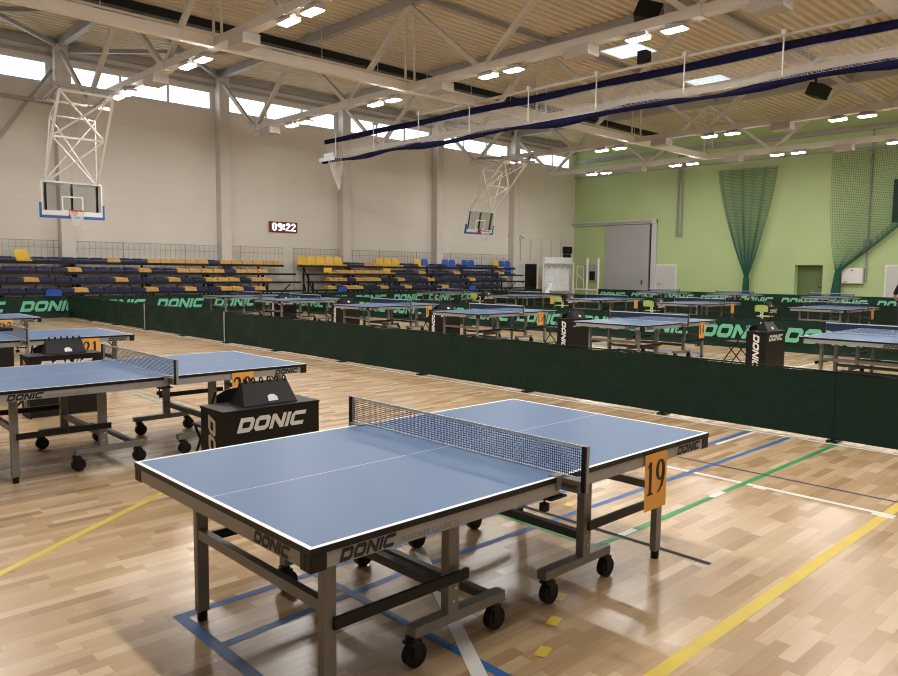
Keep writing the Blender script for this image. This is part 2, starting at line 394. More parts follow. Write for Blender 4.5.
# ------------------------------------------------------------------ ceiling lamps
lp = thing('ceiling_lamp', '', 'lamp', (0, 0, 0), 0)
part('housing', MB().box(-.13, .13, -.26, .26, .03, .10).box(-.05, .05, -.2, .2, .10, .16), ['lamphouse'], lp)
part('lens', MB().poly([(-.12,-.25,.031),(.12,-.25,.031),(.12,.25,.031),(-.12,.25,.031),(-.085,-.215,0),(.085,-.215,0),(.085,.215,0),(-.085,.215,0)], [(7,6,5,4),(0,1,5,4),(1,2,6,5),(2,3,7,6),(3,0,4,7)]), ['lamp'], lp)
first = True
TN = {7.2: 'nearest roof truss in view', 13.2: 'second roof truss', 25.2: 'third lamp row behind net', 31.2: 'farthest truss by green wall'}
for tx in trussX:
    if tx < 0 or tx == 19.2: continue
    for j, cy in enumerate((20.95, 16.15, 11.35, 6.85, 2.1, -1.6)):
        for s_ in (1, -1):
            seen = tx in TN and not (cy < 5 or (tx == 7.2 and cy < 10))
            lab = '%s LED lamp of the %s pair from the windows, %s' % ('left' if s_ > 0 else 'right', ORD[j], TN.get(tx, 'roof truss over the camera %d' % (tx > 0)))
            grp = 'LED lamps under the roof trusses' if seen else 'LED lamps outside the view'
            if not seen: lab = 'white LED lamp under the roof trusses outside the photo'
            loc = (tx, cy + s_*.44, ZB-.25)
            if first: lp.location = loc; lp['label'] = lab; lp['group'] = grp; first = False
            else: dup(lp, loc, lab, None, grp)
# grey junction boxes on the chords
bx = None
for tx, cy, lab in ((7.2, 13.68, 'beside the tie beam joint on the nearest truss'), (7.2, 18.6, 'left of the nearest truss lamps'), (13.2, 22.9, 'at the left end of the second truss'),
                    (13.2, 13.66, 'between lamp pairs on the second truss'), (13.2, 8.8, 'right of the middle lamps on the second truss'), (13.2, 4.4, 'at the top edge of the picture on the second truss'),
                    (25.2, 13.8, 'left of the tie joint on the fourth truss'), (25.2, 9.1, 'between the right lamp pairs on the fourth truss'),
                    (31.2, 18.6, 'above the sliding door on the farthest truss'), (31.2, 13.7, 'left of the hanging green net top'), (31.2, 9.1, 'above the tied back green net')):
    loc = (tx, cy, ZB-.33); lab = 'grey perforated metal box ' + lab
    if bx is None: bx = tag(part('hanging_metal_box', MB().box(-.22, .22, -.34, .34, 0, .24), ['boxgrey'], None, loc=loc, bevel=.01), lab, 'box', 'metal boxes on the trusses')
    else: dup(bx, loc, lab)
# loudspeakers under the roof
sp = thing('hanging_loudspeaker', 'black loudspeaker hanging at the top edge beside the near skylight', 'speaker', (17.6, 9.9, 8.75), .5, 'loudspeakers under the roof')
part('cabinet', MB().box(-.28, .28, -.35, .35, 0, .5), ['black'], sp, rot=(.35, .2, 0), bevel=.02)
part('grille', MB().box(-.24, .24, -.30, .30, -.012, 0), ['blackmatte'], sp, rot=(.35, .2, 0))
part('bracket', MB().bar((0, 0, .45), (0, 0, ZR-8.75), .06), ['black'], sp)
dup(sp, (30.2, 9.95, 8.75), 'black loudspeaker hanging below the rolled net near the right edge', -.3)

# ------------------------------------------------------------------ divider curtain hoisted to the roof
DX = 15.9
dv = thing('divider_curtain', 'hoisted navy and white divider net hanging across the hall', 'curtain', (DX, 0, 0))
part('carrier_tube', MB().cyl((0, YR+.3, 7.03), (0, 17.6, 7.03), .045, 10), ['steel'], dv)
def sausage(y0, y1, z, rz_, ry_, seed, amp):
    r = random.Random(seed); n = 120; mb = MB(); K = 10; vs = []
    for i in range(n+1):
        y = y0 + (y1-y0)*i/n; q = 1 + amp*(math.sin(y*2.1+seed)+math.sin(y*.9+2*seed)*.9+r.uniform(-.3, .3))
        for k in range(K):
            a = 2*PI*k/K; vs.append((ry_*q*math.cos(a), y, z + rz_*q*math.sin(a) + .03*math.sin(y*1.3+seed)*amp*6))
    fs = [(i*K+k, i*K+(k+1) % K, (i+1)*K+(k+1) % K, (i+1)*K+k) for i in range(n) for k in range(K)]
    mb.poly(vs, fs, 0, True); mb.poly(vs[:K], [tuple(range(K))]); mb.poly(vs[-K:], [tuple(range(K))]); return mb
part('upper_band', sausage(YR+.3, 23.3, 6.76, .10, .05, 1, .07), ['navy'], dv)
part('lower_band', sausage(YR+.3, 23.4, 5.98, .085, .10, 2.3, .26), ['navy'], dv)
mb = MB(); cs = .0065
y = YR+.3
while y < 23.25: mb.ribbon((0, y, 6.68), (.0, y, 6.05), cs, (0, 1, 0)); y += .06
z = 6.08
while z < 6.68: mb.ribbon((0, YR+.3, z), (0, 23.25, z), cs, (0, 0, 1)); z += .06
part('net', mb, ['netwhite'], dv)
mb = MB(); rr = random.Random(4)
ys = [YR+.3 + .05*k for k in range(int((23.2-YR-.3)/.05))]
def top(y): return 6.28 + .10*math.sin(y*.55+1) + .05*math.sin(y*1.7)
for q, y in enumerate(ys):
    mb.ribbon((-.12-.05*math.sin(y*3), y, top(y)), (-.10, y+rr.uniform(-.1, .1), 6.03), .0045, (0, 1, 0))
for k in range(9):
    for a, b in zip(ys[::8], ys[8::8]):
        fa = k/8; za, zb = top(a)*(1-fa)+6.03*fa, top(b)*(1-fa)+6.03*fa
        mb.ribbon((-.12, a, za), (-.12, b, zb), .0045, (0, 0, 1))
part('gathered_net', mb, ['netwhite'], dv)
mb = MB()
for k in range(26): 
    a = 2*PI*k/26; mb.ribbon((.22*math.cos(a)-.05, 22.5+.45*math.sin(a), 6.0), (-.05+.03*math.cos(a), 22.25+.05*math.sin(a), 4.8), .022, (0, 1, 0))
    mb.ribbon((.22*math.cos(a)-.05, 22.5+.45*math.sin(a), 6.0), (-.05+.03*math.cos(a+.9), 22.25+.05*math.sin(a+.9), 4.8), .015, (1, 0, 0))
part('hanging_tail', mb, ['netwhite'], dv)
part('end_sheet', MB().box(-.14, -.10, 22.5, 23.5, 5.98, 6.13).box(-.13, -.05, 22.6, 23.2, 6.14, 6.27), ['whitesheet'], dv)
for yy in (22.4, 20., 17.5, 15.05, 12.6, 10.2, 7.6, 5.2, 2.8, .4, -2):
    part('hanger', MB().cyl((-.13, yy, 6.1), (-.13, yy, 7.0), .018, 8).box(-.17, .07, yy-.05, yy+.05, 6.99, 7.1), ['white'], dv)
part('motor', MB().box(-.13, .13, 8.7, 8.95, 7.06, 7.38), ['black'], dv)

# ------------------------------------------------------------------ basketball hoops
def make_hoop():
    t = thing('basketball_hoop', '', 'basketball hoop', (0, 0, 0))
    W, H = .86, 1.02
    part('board', MB().box(-W, W, -.012, .012, 0, H), ['glassboard'], t)
    f = MB(); w = .05
    for a, b, c, d_ in ((-W, W, 0, w), (-W, W, H-w, H), (-W, -W+w, w, H-w), (W-w, W, w, H-w)): f.box(a, b, -.016, .016, c, d_)
    for a, b, c, d_ in ((-.30, .30, .15, .19), (-.30, .30, .56, .60), (-.30, -.26, .19, .56), (.26, .30, .19, .56)): f.box(a, b, -.018, -.013, c, d_)
    f.box(-W+.03, W-.03, -.017, -.012, .0, .16)
    part('board_marking', f, ['white'], t)
    p_ = MB(); p_.box(-W-.03, W+.03, -.05, .05, -.06, .02); p_.box(-W-.04, -W+.01, -.05, .05, -.06, .38); p_.box(W-.01, W+.04, -.05, .05, -.06, .38)
    part('padding', p_, ['padblue'], t, bevel=.01)
    r = MB(); pts = [(.225*math.cos(a), -.40+.225*math.sin(a), .15) for a in [2*PI*k/24 for k in range(25)]]
    r.tube(pts, .012, 8); r.box(-.10, .10, -.18, -.02, .13, .16); r.box(-.12, .12, -.02, -.015, .02, .2)
    rim = part('rim', r, ['red'], t)
    n = MB()
    for k in range(16):
        a = 2*PI*k/16
        for da in (.39, -.39):
            q = [(rad*math.cos(a+da*i), -.40+rad*math.sin(a+da*i), .14-.14*i) for i, rad in enumerate((.22, .17, .14, .13))]
            for u, v_ in zip(q, q[1:]): n.cyl(u, v_, .006, 4, caps=False)
    part('net', n, ['nettape'], rim)
    b = MB()
    for x in (-.72, 0, .72): b.box(x-.025, x+.025, .02, .09, .05, 1.0)
    part('strut', b, ['black'], t)
    fr = MB(); T, B, Md = (-1.55, 3.34), (.06, .95), (-.75, 2.2)
    for s in (-1, 1):
        fr.bar((s*.72, T[0], T[1]), (s*.74, B[0], B[1]), .065)
    for y_, z_ in (T, Md, B): fr.bar((-.73, y_, z_), (.73, y_, z_), .055)
    for (y0, z0), (y1, z1) in ((T, Md), (Md, B)):
        fr.bar((-.72, y0, z0), (.72, y1, z1), .045); fr.bar((.72, y0, z0), (-.72, y1, z1), .045)
    part('front_frame', fr, ['white'], t)
    fr = MB()
    for s in (-1, 1): fr.bar((s*.62, -.3, 2.85), (s*.74, .14, .5), .035)
    fr.bar((-.62, -.3, 2.85), (.62, -.3, 2.85), .035); fr.bar((-.62, -.3, 2.85), (-.62, -1.5, 3.4), .03); fr.bar((.62, -.3, 2.85), (.62, -1.5, 3.4), .03)
    for s in (-1, 1): fr.bar((s*.62, -.3, 2.8), (-s*.72, .1, 1.0), .03)
    part('rear_frame', fr, ['white'], t)
    return t
hp = make_hoop()
hp.location = (6.0, 22.0, 3.19); hp['label'] = 'white framed basketball hoop hanging in front of the left column'; hp['group'] = 'basketball hoops folded from the roof'
part('mounting_beam', MB().box(-.9, 1.2, -1.6, -1.5, 3.44, 3.54).box(-.9, 1.1, -.15, -.05, 3.25, 3.33).bar((-.7, -1.55, 3.48), (-.7, -.1, 3.3), .07).bar((.7, -1.55, 3.48), (.7, -.1, 3.3), .07).bar((.9, -1.5, 3.5), (1.15, -1.5, 3.82), .08), ['steelgrey'], hp)
h2 = dup(hp, (23.42, 22.0, 3.44), 'basketball hoop with tilted frame hanging at the middle of the wall')
h2.rotation_euler = (math.radians(11), 0, 0)

# ------------------------------------------------------------------ table tennis table
TL, TW_, TH = 2.74, 1.525, .76
def make_table():
    t = thing('table_tennis_table', '', 'table tennis table')
    for half in (0, 1):
        fx = (lambda x: x) if half == 0 else (lambda x: TL-x)
        mb = MB(); xs = [0, .02, 1.3685]; ys = [0, .02, .761, .764, TW_-.02, TW_]
        for i in range(2):
            for j in range(5):
                line = i == 0 or j in (0, 2, 4)
                a, b = sorted((fx(xs[i]), fx(xs[i+1])))
                mb.face([(a,ys[j],TH),(b,ys[j],TH),(b,ys[j+1],TH),(a,ys[j+1],TH)], 1 if line else 0)
        a, b = sorted((fx(0), fx(1.3685))); z0 = TH-.025
        mb.poly([(a,0,z0),(b,0,z0),(b,TW_,z0),(a,TW_,z0),(a,0,TH),(b,0,TH),(b,TW_,TH),(a,TW_,TH)], [(0,3,2,1),(0,1,5,4),(1,2,6,5),(2,3,7,6),(3,0,4,7)], 2)
        part('tabletop', mb, ['tblue', 'tline', 'tedge'], t)
        ap = MB(); z0, z1 = .678, .735
        def bx_(mb, x0, x1, *r): a, b = sorted((fx(x0), fx(x1))); mb.box(a, b, *r)
        bx_(ap, .07, 1.34, .004, .030, z0, z1); bx_(ap, .07, 1.34, TW_-.030, TW_-.004, z0, z1)
        bx_(ap, .004, .030, .07, TW_-.07, z0, z1); bx_(ap, 1.30, 1.34, .03, TW_-.03, z0, z1)
        apo = part('apron', ap, ['apron'], t)
        h = .047; z = .683
        sx = .118 if half == 0 else 2.385
        add('logo', LOGO['logoblack'], apo, (sx, .002, z), ROT_FRONT, (h,)*3)
        if half == 0: add('model_text', MODEL_TEXT, apo, (.395, .002, z+.004), ROT_FRONT, (.030,)*3)
        add('logo', LOGO['logoblack'], apo, ((.375 if half == 0 else 2.63), TW_-.002, z), ROT_BACK, (h,)*3)
        if half == 0: add('logo', LOGO['logoblack'], apo, (.002, .385, z), ROT_LEFT, (h,)*3)
        else: add('logo', LOGO['logoblack'], apo, (TL-.002, 1.14, z), ROT_RIGHT, (h,)*3)
        for yy in (0, 1):
            fy = (lambda y: y) if yy == 0 else (lambda y: TW_-y)
            def bb(mb, x0, x1, y0, y1, z0, z1):
                a, b = sorted((fx(x0), fx(x1))); c, d = sorted((fy(y0), fy(y1))); return mb.box(a, b, c, d, z0, z1)
            part('corner_cap', bb(bb(MB(), .001, .068, .001, .035, .672, .736), .001, .035, .035, .068, .672, .736), ['tedge'], t, bevel=.004)
            ly = .205 if yy == 0 else .262
            lg = part('leg', bb(MB(), .177, .235, ly-.02, ly+.02, .045, .70), ['leg'], t, bevel=.004)
            part('foot', MB().cyl((fx(.206), fy(ly), .0), (fx(.206), fy(ly), .05), .024, 12), ['rubber'], lg)
            part('base_bar', bb(MB(), .655, 1.22, .215, .275, .14, .188), ['leg'], t, bevel=.004)
            po = part('post', bb(MB(), .845, .91, .215, .265, .18, .70), ['leg'], t, bevel=.004)
            for xz in ((.875, .24), (.885, .30), (.878, .37)): part('bolt', MB().cyl((fx(xz[0]), fy(.215), xz[1]), (fx(xz[0]), fy(.209), xz[1]), .006, 8), ['nettape'], po)
            part('brace', bb(MB(), .215, .925, .168, .183, .345, .392), ['black'], t)
            part('diagonal_strut', MB().bar((fx(.235), fy(ly+.01), .60), (fx(.31), fy(ly+.01), .685), .012), ['black'], t)
            for cx in (.665, 1.165):
                fk = MB()
                c = (fx(cx), fy(.25))
                fk.cyl((c[0], c[1], .118), (c[0], c[1], .137), .03, 12)
                for s in (-1, 1): fk.box(c[0]-.022+.012, c[0]+.022+.012, c[1]+s*.024-.003, c[1]+s*.024+.003, .045, .12)
                fk.box(c[0]-.03, c[0]+.035, c[1]-.026, c[1]+.026, .108, .122)
                ca = part('caster', fk, ['black'], t)
                wh = MB().cyl((c[0]+.014, c[1]-.02, .055), (c[0]+.014, c[1]+.02, .055), .055, 20)
                part('wheel', wh, ['rubber'], ca)
        a, b = sorted((fx(.182), fx(.218)))
        part('crossbar', MB().box(a, b, .225, TW_-.282, .41, .455), ['leg'], t)
        for cx in ((.877, 1.15) if half == 0 else (.877,)):
            a, b = sorted((fx(cx-.02), fx(cx+.02))); part('tie_bar', MB().box(a, b, .265, TW_-.265, .265, .31) if cx < 1 else MB().box(a, b, .275, TW_-.275, .145, .185), ['steeldark'], t)
    return t
def make_net():
    t = thing('table_net', '', 'table tennis net')
    y0, y1, z0, z1 = -.105, TW_+.105, TH+.003, TH+.1525
    mb = MB(); y = y0
    while y < y1: mb.ribbon((0, y, z0), (0, y, z1), .0034, (0, 1, 0)); y += .0118
    z = z0
    while z < z1: mb.ribbon((.0006, y0, z), (.0006, y1, z), .0032, (0, 0, 1)); z += .0118
    part('mesh', mb, ['netcord'], t)
    part('tape', MB().box(-.003, .003, y0, y1, z1-.012, z1+.002), ['nettape'], t)
    part('lower_cord', MB().box(-.003, .003, y0, y1, z0-.002, z0+.003), ['nettape'], t)
    for s in (0, 1):
        f = (lambda y: y) if s == 0 else (lambda y: TW_-y)
        def bb(mb, x0, x1, a, b, z0, z1): c, d = sorted((f(a), f(b))); return mb.box(x0, x1, c, d, z0, z1)
        po = part('post', bb(MB(), -.006, .016, -.126, -.103, .70, z1+.004), ['apron'], t, bevel=.003)
        part('post_face', bb(MB(), -.017, -.006, -.125, -.104, .705, z1+.002), ['black'], po)
        cl = bb(MB(), -.028, .02, -.103, -.001, .700, .756); bb(cl, -.06, .02, -.004, .045, .7605, .7655); bb(cl, -.06, .02, -.006, -.001, .70, .7655)
        c = part('clamp', cl, ['leg'], t)
        add('logo', LOGO['logoblack'], c, ((-.0295, -.006, .717) if s == 0 else (.0215, TW_+.006, .717)), ROT_LEFT if s == 0 else ROT_RIGHT, (.0165,)*3)
        part('clamp_screw', bb(MB(), -.10, .015, -.004, .062, .657, .667).cyl((-.08, f(.05), .63), (-.08, f(.05), .733), .006, 8).cyl((-.08, f(.05), .600), (-.08, f(.05), .632), .024, 12), ['black'], c)
    return t
def make_sign(num):
    t = thing('number_sign', '', 'sign')
    part('sheet', MB().box(0, .215, -.0015, 0, 0, .305), ['orange'], t)
    if num:
        h = .18; w = (.62*len(num)-.06)*h*.92
        add('number', serif_digits(num), t, (.1075-w/2-.008, -.0022, .085), ROT_FRONT, (h*.92, h, h))
    return t
def make_umpire():
    t = thing('umpire_table', '', 'scoring table')
    W, D, H = .78, .35, .70
    part('top', MB().box(-.005, W+.005, -.005, D+.005, H-.02, H), ['blackmatte'], t, bevel=.003)
    f = part('front_panel', MB().box(.012, W-.012, 0, .012, .01, H-.02), ['brownblack'], t)
    lh = .105
    add('logo', LOGO['logowhite'], f, (W*.49-LW*lh/2, -.002, .535), ROT_FRONT, (lh,)*3)
    for s in (0, 1):
        x = (0, .012) if s == 0 else (W-.012, W)
        p_ = part('side_panel', MB().box(*x, 0, D, 0.0, H-.02), ['blackmatte'], t)
        if s == 0: add('logo', LOGO['logowhite'], p_, (-.002, D/2+.055, .655), ROT_DOWN, (.11,)*3)
    return t
def make_flip():
    """tent shaped score counter with rings and number cards"""
    t = thing('score_counter', '', 'score counter')
    w, d, h = .44, .22, .165
    mb = MB()
    for s in (1, -1):
        mb.poly([(0, s*-d/2, 0), (w, s*-d/2, 0), (w-.035, s*-.012, h), (.035, s*-.012, h), (0, s*-(d/2-.006), 0), (w, s*-(d/2-.006), 0), (w-.035, s*-.006, h), (.035, s*-.006, h)],
                [(0,1,2,3), (7,6,5,4), (0,4,5,1), (1,5,6,2), (2,6,7,3), (3,7,4,0)])
    mb.box(.0, w, -d/2, d/2, 0, .006)
    mb.poly([(.003, -d/2, 0), (.003, d/2, 0), (.037, 0, h-.005)], [(0,1,2)]); mb.poly([(w-.003, -d/2, 0), (w-.003, d/2, 0), (w-.037, 0, h-.005)], [(0,1,2)])
    part('stand', mb, ['black'], t)
    st = MB()
    fy = lambda z: -d/2 + (d/2-.012)*z/h - .002
    sh = [(.205, .025), (.285, .025), (.283, .05), (.262, .068), (.228, .07), (.207, .06)]
    st.face([(a, fy(b), b) for a, b in sh])
    part('sticker', st, ['logowhite'], t)
    for k in range(6):
        x = .07 + k*.064
        part('ring', MB().tube([(x, .022*math.cos(a), h+.004+.022*math.sin(a)) for a in [2*PI*j/12 for j in range(13)]], .006, 6), ['black'], t)
    part('card', MB().box(.06, .13, .055, .06, .06, .15).box(.15, .22, .055, .06, .06, .15).box(.25, .32, .055, .06, .06, .15).box(.34, .41, .055, .06, .06, .15), ['logowhite'], t, rot=(0, 0, 0))
    return t
def make_chair(kind):
    t = thing('folding_chair', '', 'chair', (0, 0, 0))
    bm_, fm = kind
    sz, hw = .45, .21
    part('seat', MB().box(-hw+.01, hw-.01, -.2, .19, sz, sz+.025), [bm_], t, bevel=.01)
    bk = MB(); n = 8
    for k in range(n):
        a, b = -1+2*k/n, -1+2*(k+1)/n
        c = lambda q: .25 + .04*(1-q*q)
        zt = lambda q: .80 - .05*q**4
        bk.poly([(a*hw, c(a), .60), (b*hw, c(b), .60), (b*hw, c(b)+.015, zt(b)), (a*hw, c(a)+.015, zt(a)), (a*hw, c(a)+.012, .60), (b*hw, c(b)+.012, .60), (b*hw, c(b)+.027, zt(b)), (a*hw, c(a)+.027, zt(a))],
                [(0,1,2,3), (7,6,5,4), (0,4,5,1), (2,6,7,3), (1,5,6,2), (3,7,4,0)])
    part('backrest', bk, [bm_], t)
    for s in (-1, 1):
        part('leg', MB().tube([(s*hw, -.26, .0), (s*hw, .255, .78)], .011, 8), [fm], t)
        part('leg', MB().tube([(s*(hw-.03), .24, .0), (s*(hw-.03), -.17, sz)], .011, 8), [fm], t)
    part('stretcher', MB().cyl((-hw, -.18, .12), (hw, -.18, .12), .009, 8), [fm], t); part('stretcher', MB().cyl((-hw+.03, .19, .06), (hw-.03, .19, .06), .009, 8), [fm], t)
    return t

rows = [  # x0, y0, number, which table, scoring table (x, y), chair offset
    (0, 0, '19', 'nearest the camera', None), (-.05, 4.2, '20', 'just behind the nearest table', (1.045, 2.69)), (-.1, 8.5, '21', 'third from the camera at left', (.93, 7.03)), (-.07, 13.05, '22', 'farthest at the left edge', (1.05, 11.5)),
    (10.15, .85, '13', 'at the right edge behind the long barriers', None), (10.12, 5.02, '14', 'second from right behind the long barriers', (11.32, 3.36)), (10.2, 9.14, '15', 'third from right behind the long barriers', (11.34, 7.52)),
    (10.15, 13.0, '16', 'fourth from right behind the long barriers', (11.3, 11.6)), (10.2, 17.35, '17', 'fifth from right behind the long barriers', (11.35, 15.97)), (10.15, 20.8, '18', 'leftmost behind the long barriers', (11.3, 19.4)),
    (19.9, 4.95, '', 'rightmost of the third row', (21.05, 3.53)), (19.5, 8.9, '', 'second from right in the third row', (20.65, 7.35)), (19.5, 12.45, '', 'third from right in the third row', (20.65, 11.05)),
    (19.8, 16.45, '', 'fourth from right in the third row', (20.95, 15.0)), (20., 20.95, '', 'leftmost of the third row', (21.15, 19.5)),
    (30.5, 8.75, '', 'rightmost of the farthest row', None), (30.5, 12.95, '', 'middle one of the farthest row', None), (30.5, 16.6, '', 'leftmost of the farthest row', None)]
T0 = make_table(); N0 = make_net(); U0 = make_umpire(); F0 = make_flip(); CB = make_chair(('blackmatte', 'black')); CL = make_chair(('lime', 'black')); CL.scale = (.92, .92, 1.0); S_blank = make_sign('')
used = set()
def put(src, loc, label, group, rz=0):
    if src.name not in used:
        used.add(src.name); src.location = loc; src['label'] = label; src['group'] = group; src.rotation_euler = (0, 0, rz); return src
    return dup(src, loc, label, rz, group)
for i, (x, y, num, words, um) in enumerate(rows):
    nm = ' numbered ' + num if num in ('19', '21') else ''
    put(T0, (x, y, 0), 'blue table tennis table%s, %s' % (nm, words), 'blue table tennis tables in rows')
    put(N0, (x+1.37, y, 0), 'navy net on the blue table %s' % words, 'nets across the tables')
    loc = (x+(1.94 if num == '20' else 2.05 if i < 4 else 2.0), y-.0045, .432); lab = 'orange sign%s on the table %s' % (' reading ' + num if num in ('19', '21') else '', words)
    if num:
        s = make_sign(num); s.location = loc; s['label'] = lab; s['group'] = 'orange number signs on the tables'
    elif i < 15: put(S_blank, loc, lab, 'orange number signs on the tables')
    if not um: continue                                             # their scoring tables are outside the photo or behind things
    ux, uy = um
    put(U0, (ux, uy, 0), 'black scoring table of the blue table %s' % words, 'black scoring tables')
    put(F0, (ux+.19, uy+.17, .70), 'black score counter of the blue table %s' % words, 'score counters on the scoring tables')
    chair = CB if i < 10 else CL
    put(chair, (ux+(.36 if i < 4 else .42), uy+.67, 0) if i < 10 else (ux-.38, uy-.08, 0), '%s folding chair of the blue table %s' % ('black' if i < 10 else 'lime green', words), ('black' if i < 10 else 'lime green') + ' folding chairs', PI if i < 10 else PI*.5)

# ------------------------------------------------------------------ barriers
def barrier_mesh(L, seed):
    r = random.Random(seed); mb = MB(); nx, nz, H = 36, 10, .71
    ph = [r.uniform(0, 6) for _ in range(6)]; vs = []
    for j in range(nz+1):
        for i in range(nx+1):
            u, v = i/nx, j/nz
            e = math.sin(PI*u)
            d_ = e*(.010*math.sin(7*u+3*v+ph[0]) + .007*math.sin(15*u-5*v+ph[1]) + .006*math.sin(23*u*v+ph[2])) + .012*math.sin(PI*u)*math.sin(PI*v)
            sag = -.010*math.sin(PI*u)*(v**3)
            vs.append((u*L, d_, .03 + v*(H-.03) + sag))
    fs = [(j*(nx+1)+i, j*(nx+1)+i+1, (j+1)*(nx+1)+i+1, (j+1)*(nx+1)+i) for j in range(nz) for i in range(nx)]
    mb.poly(vs, fs, 0, True)
    mb.poly([(x_, y_+.008, z_) for x_, y_, z_ in vs], [tuple(reversed(f)) for f in fs], 0, True)
    return mb.mesh('cloth', ['cloth'])
BM = {}
def barrier(p, ang, L, label, group, logo=False, seed=0, white=False, lh=.31, fl=.13):
    t = thing('barrier', label, 'barrier', (p[0], p[1], 0), ang, group)
    k = (round(L, 2), seed % 3)
    if k not in BM: BM[k] = barrier_mesh(L, seed)
    c = add('cloth', BM[k], t)
    fr = MB()
    for x in (.013, L-.013): fr.cyl((x, .024, .0), (x, .024, .722), .011, 8)
    fr.cyl((.002, 0, .715), (L-.002, 0, .715), .008, 8)
    part('frame', fr, ['poleg'], t)
    if white: part('end_pole', MB().cyl((.016, -.014, .0), (.016, -.014, .72), .014, 8), ['polew'], t)['label'] = 'white end pole'
    for x in (.03, L-.03): part('foot', MB().bar((x, -.05, .012), (x, fl, .012), .03, .02), ['black'], t)
    if logo:
        lw = LW*lh; add('logo', LOGO['logogreen'], c, ((L-lw)/2-.03, -.03, .40-lh/2), ROT_FRONT, (lh*.98, lh, lh))
    return t
jy = [20.6, 18.27, 15.95, 13.67, 11.5, 9.15, 6.93, 4.68, 2.55, .62, -1.6]
jy = [24.80, 22.7] + jy
for i, (a, b) in enumerate(zip(jy, jy[1:])):
    vis = a - b
    barrier((6.6, a), -PI/2, vis-.004, 'plain dark green barrier panel, %s from the left end of the long front row' % ORD[i], 'front row of dark green barriers', False, i, white=(i in (3, 5)))
for i in range(10):                                                  # row facing the camera along the left stand
    x0 = 5.03 + (i-2)*2.22
    barrier((x0, 24.93), 0, 2.217, 'dark green barrier with mint lettering below the stands, %s from the left' % ORD[i], 'lettered barriers below the stands', True, i, lh=.345, fl=.06)
for i in range(4):
    x0 = 5.03 + 8*2.22 + i*2.22
    barrier((x0, 24.93), 0, 2.217, 'dark green barrier with mint lettering below the far stand, %s past the stand gap' % ORD[i], 'lettered barriers below the stands', True, i, lh=.345, fl=.06)
yy = 6.47 + 1.9*9
for i in range(12):
    barrier((14.85, yy), -PI/2, 1.897, 'dark green barrier with mint lettering, %s from the left in the middle row' % ORD[i], 'lettered barriers in the middle row', True, i); yy -= 1.9
for i in range(10):
    barrier((25.3, 24.2-i*2.3), -PI/2, 2.297, 'plain dark green barrier panel behind the third table row, %s from the left' % ORD[i], 'plain barriers behind the third table row', False, i)
for i in range(8):
    barrier((35.2, 23.6-i*2.1), -PI/2, 2.097, 'dark green barrier with mint lettering before the green wall, %s from the left' % ORD[i], 'lettered barriers before the green wall', True, i, lh=.33)

# ------------------------------------------------------------------ stands with folding seats
PITCH = .486
def seat_meshes():
    fold, up = MB(), MB()
    w = PITCH/2-.012
    fold.box(-w, w, -.20, .20, .0, .065); fold.box(-w+.015, w-.015, -.185, .19, .075, .135); fold.box(-w+.05, w-.05, .14, .2, .135, .16)
    up.box(-w, w, -.20, .20, .0, .05)
    n = 6
    for k in range(n):
        z0, z1 = .05+.36*k/n, .05+.36*(k+1)/n
        y0, y1 = .17+.06*(k/n)**1.5, .17+.06*((k+1)/n)**1.5
        w0 = w-.01-.05*max(0, (k-4)/2); w1 = w-.01-.05*max(0, (k-3)/2)
        up.poly([(-w0,y0,z0),(w0,y0,z0),(w1,y1,z1),(-w1,y1,z1),(-w0,y0+.03,z0),(w0,y0+.03,z0),(w1,y1+.03,z1),(-w1,y1+.03,z1)], [(0,1,2,3),(7,6,5,4),(1,5,6,2),(0,3,7,4),(2,6,7,3)])
    return fold, up
fold, up = seat_meshes()
SM = {'b': fold.mesh('seat', ['seatblue']), 'y': fold.mesh('seat', ['seatamber']), 'k': fold.mesh('seat', ['seatdark']),
      'Y': up.mesh('seat', ['seatyellow']), 'B': up.mesh('seat', ['seatbright'])}
SL = {'b': 'navy blue folded seat', 'y': 'amber yellow folded seat', 'k': 'black folded seat', 'Y': 'yellow seat with its back raised', 'B': 'bright blue seat with its back raised'}
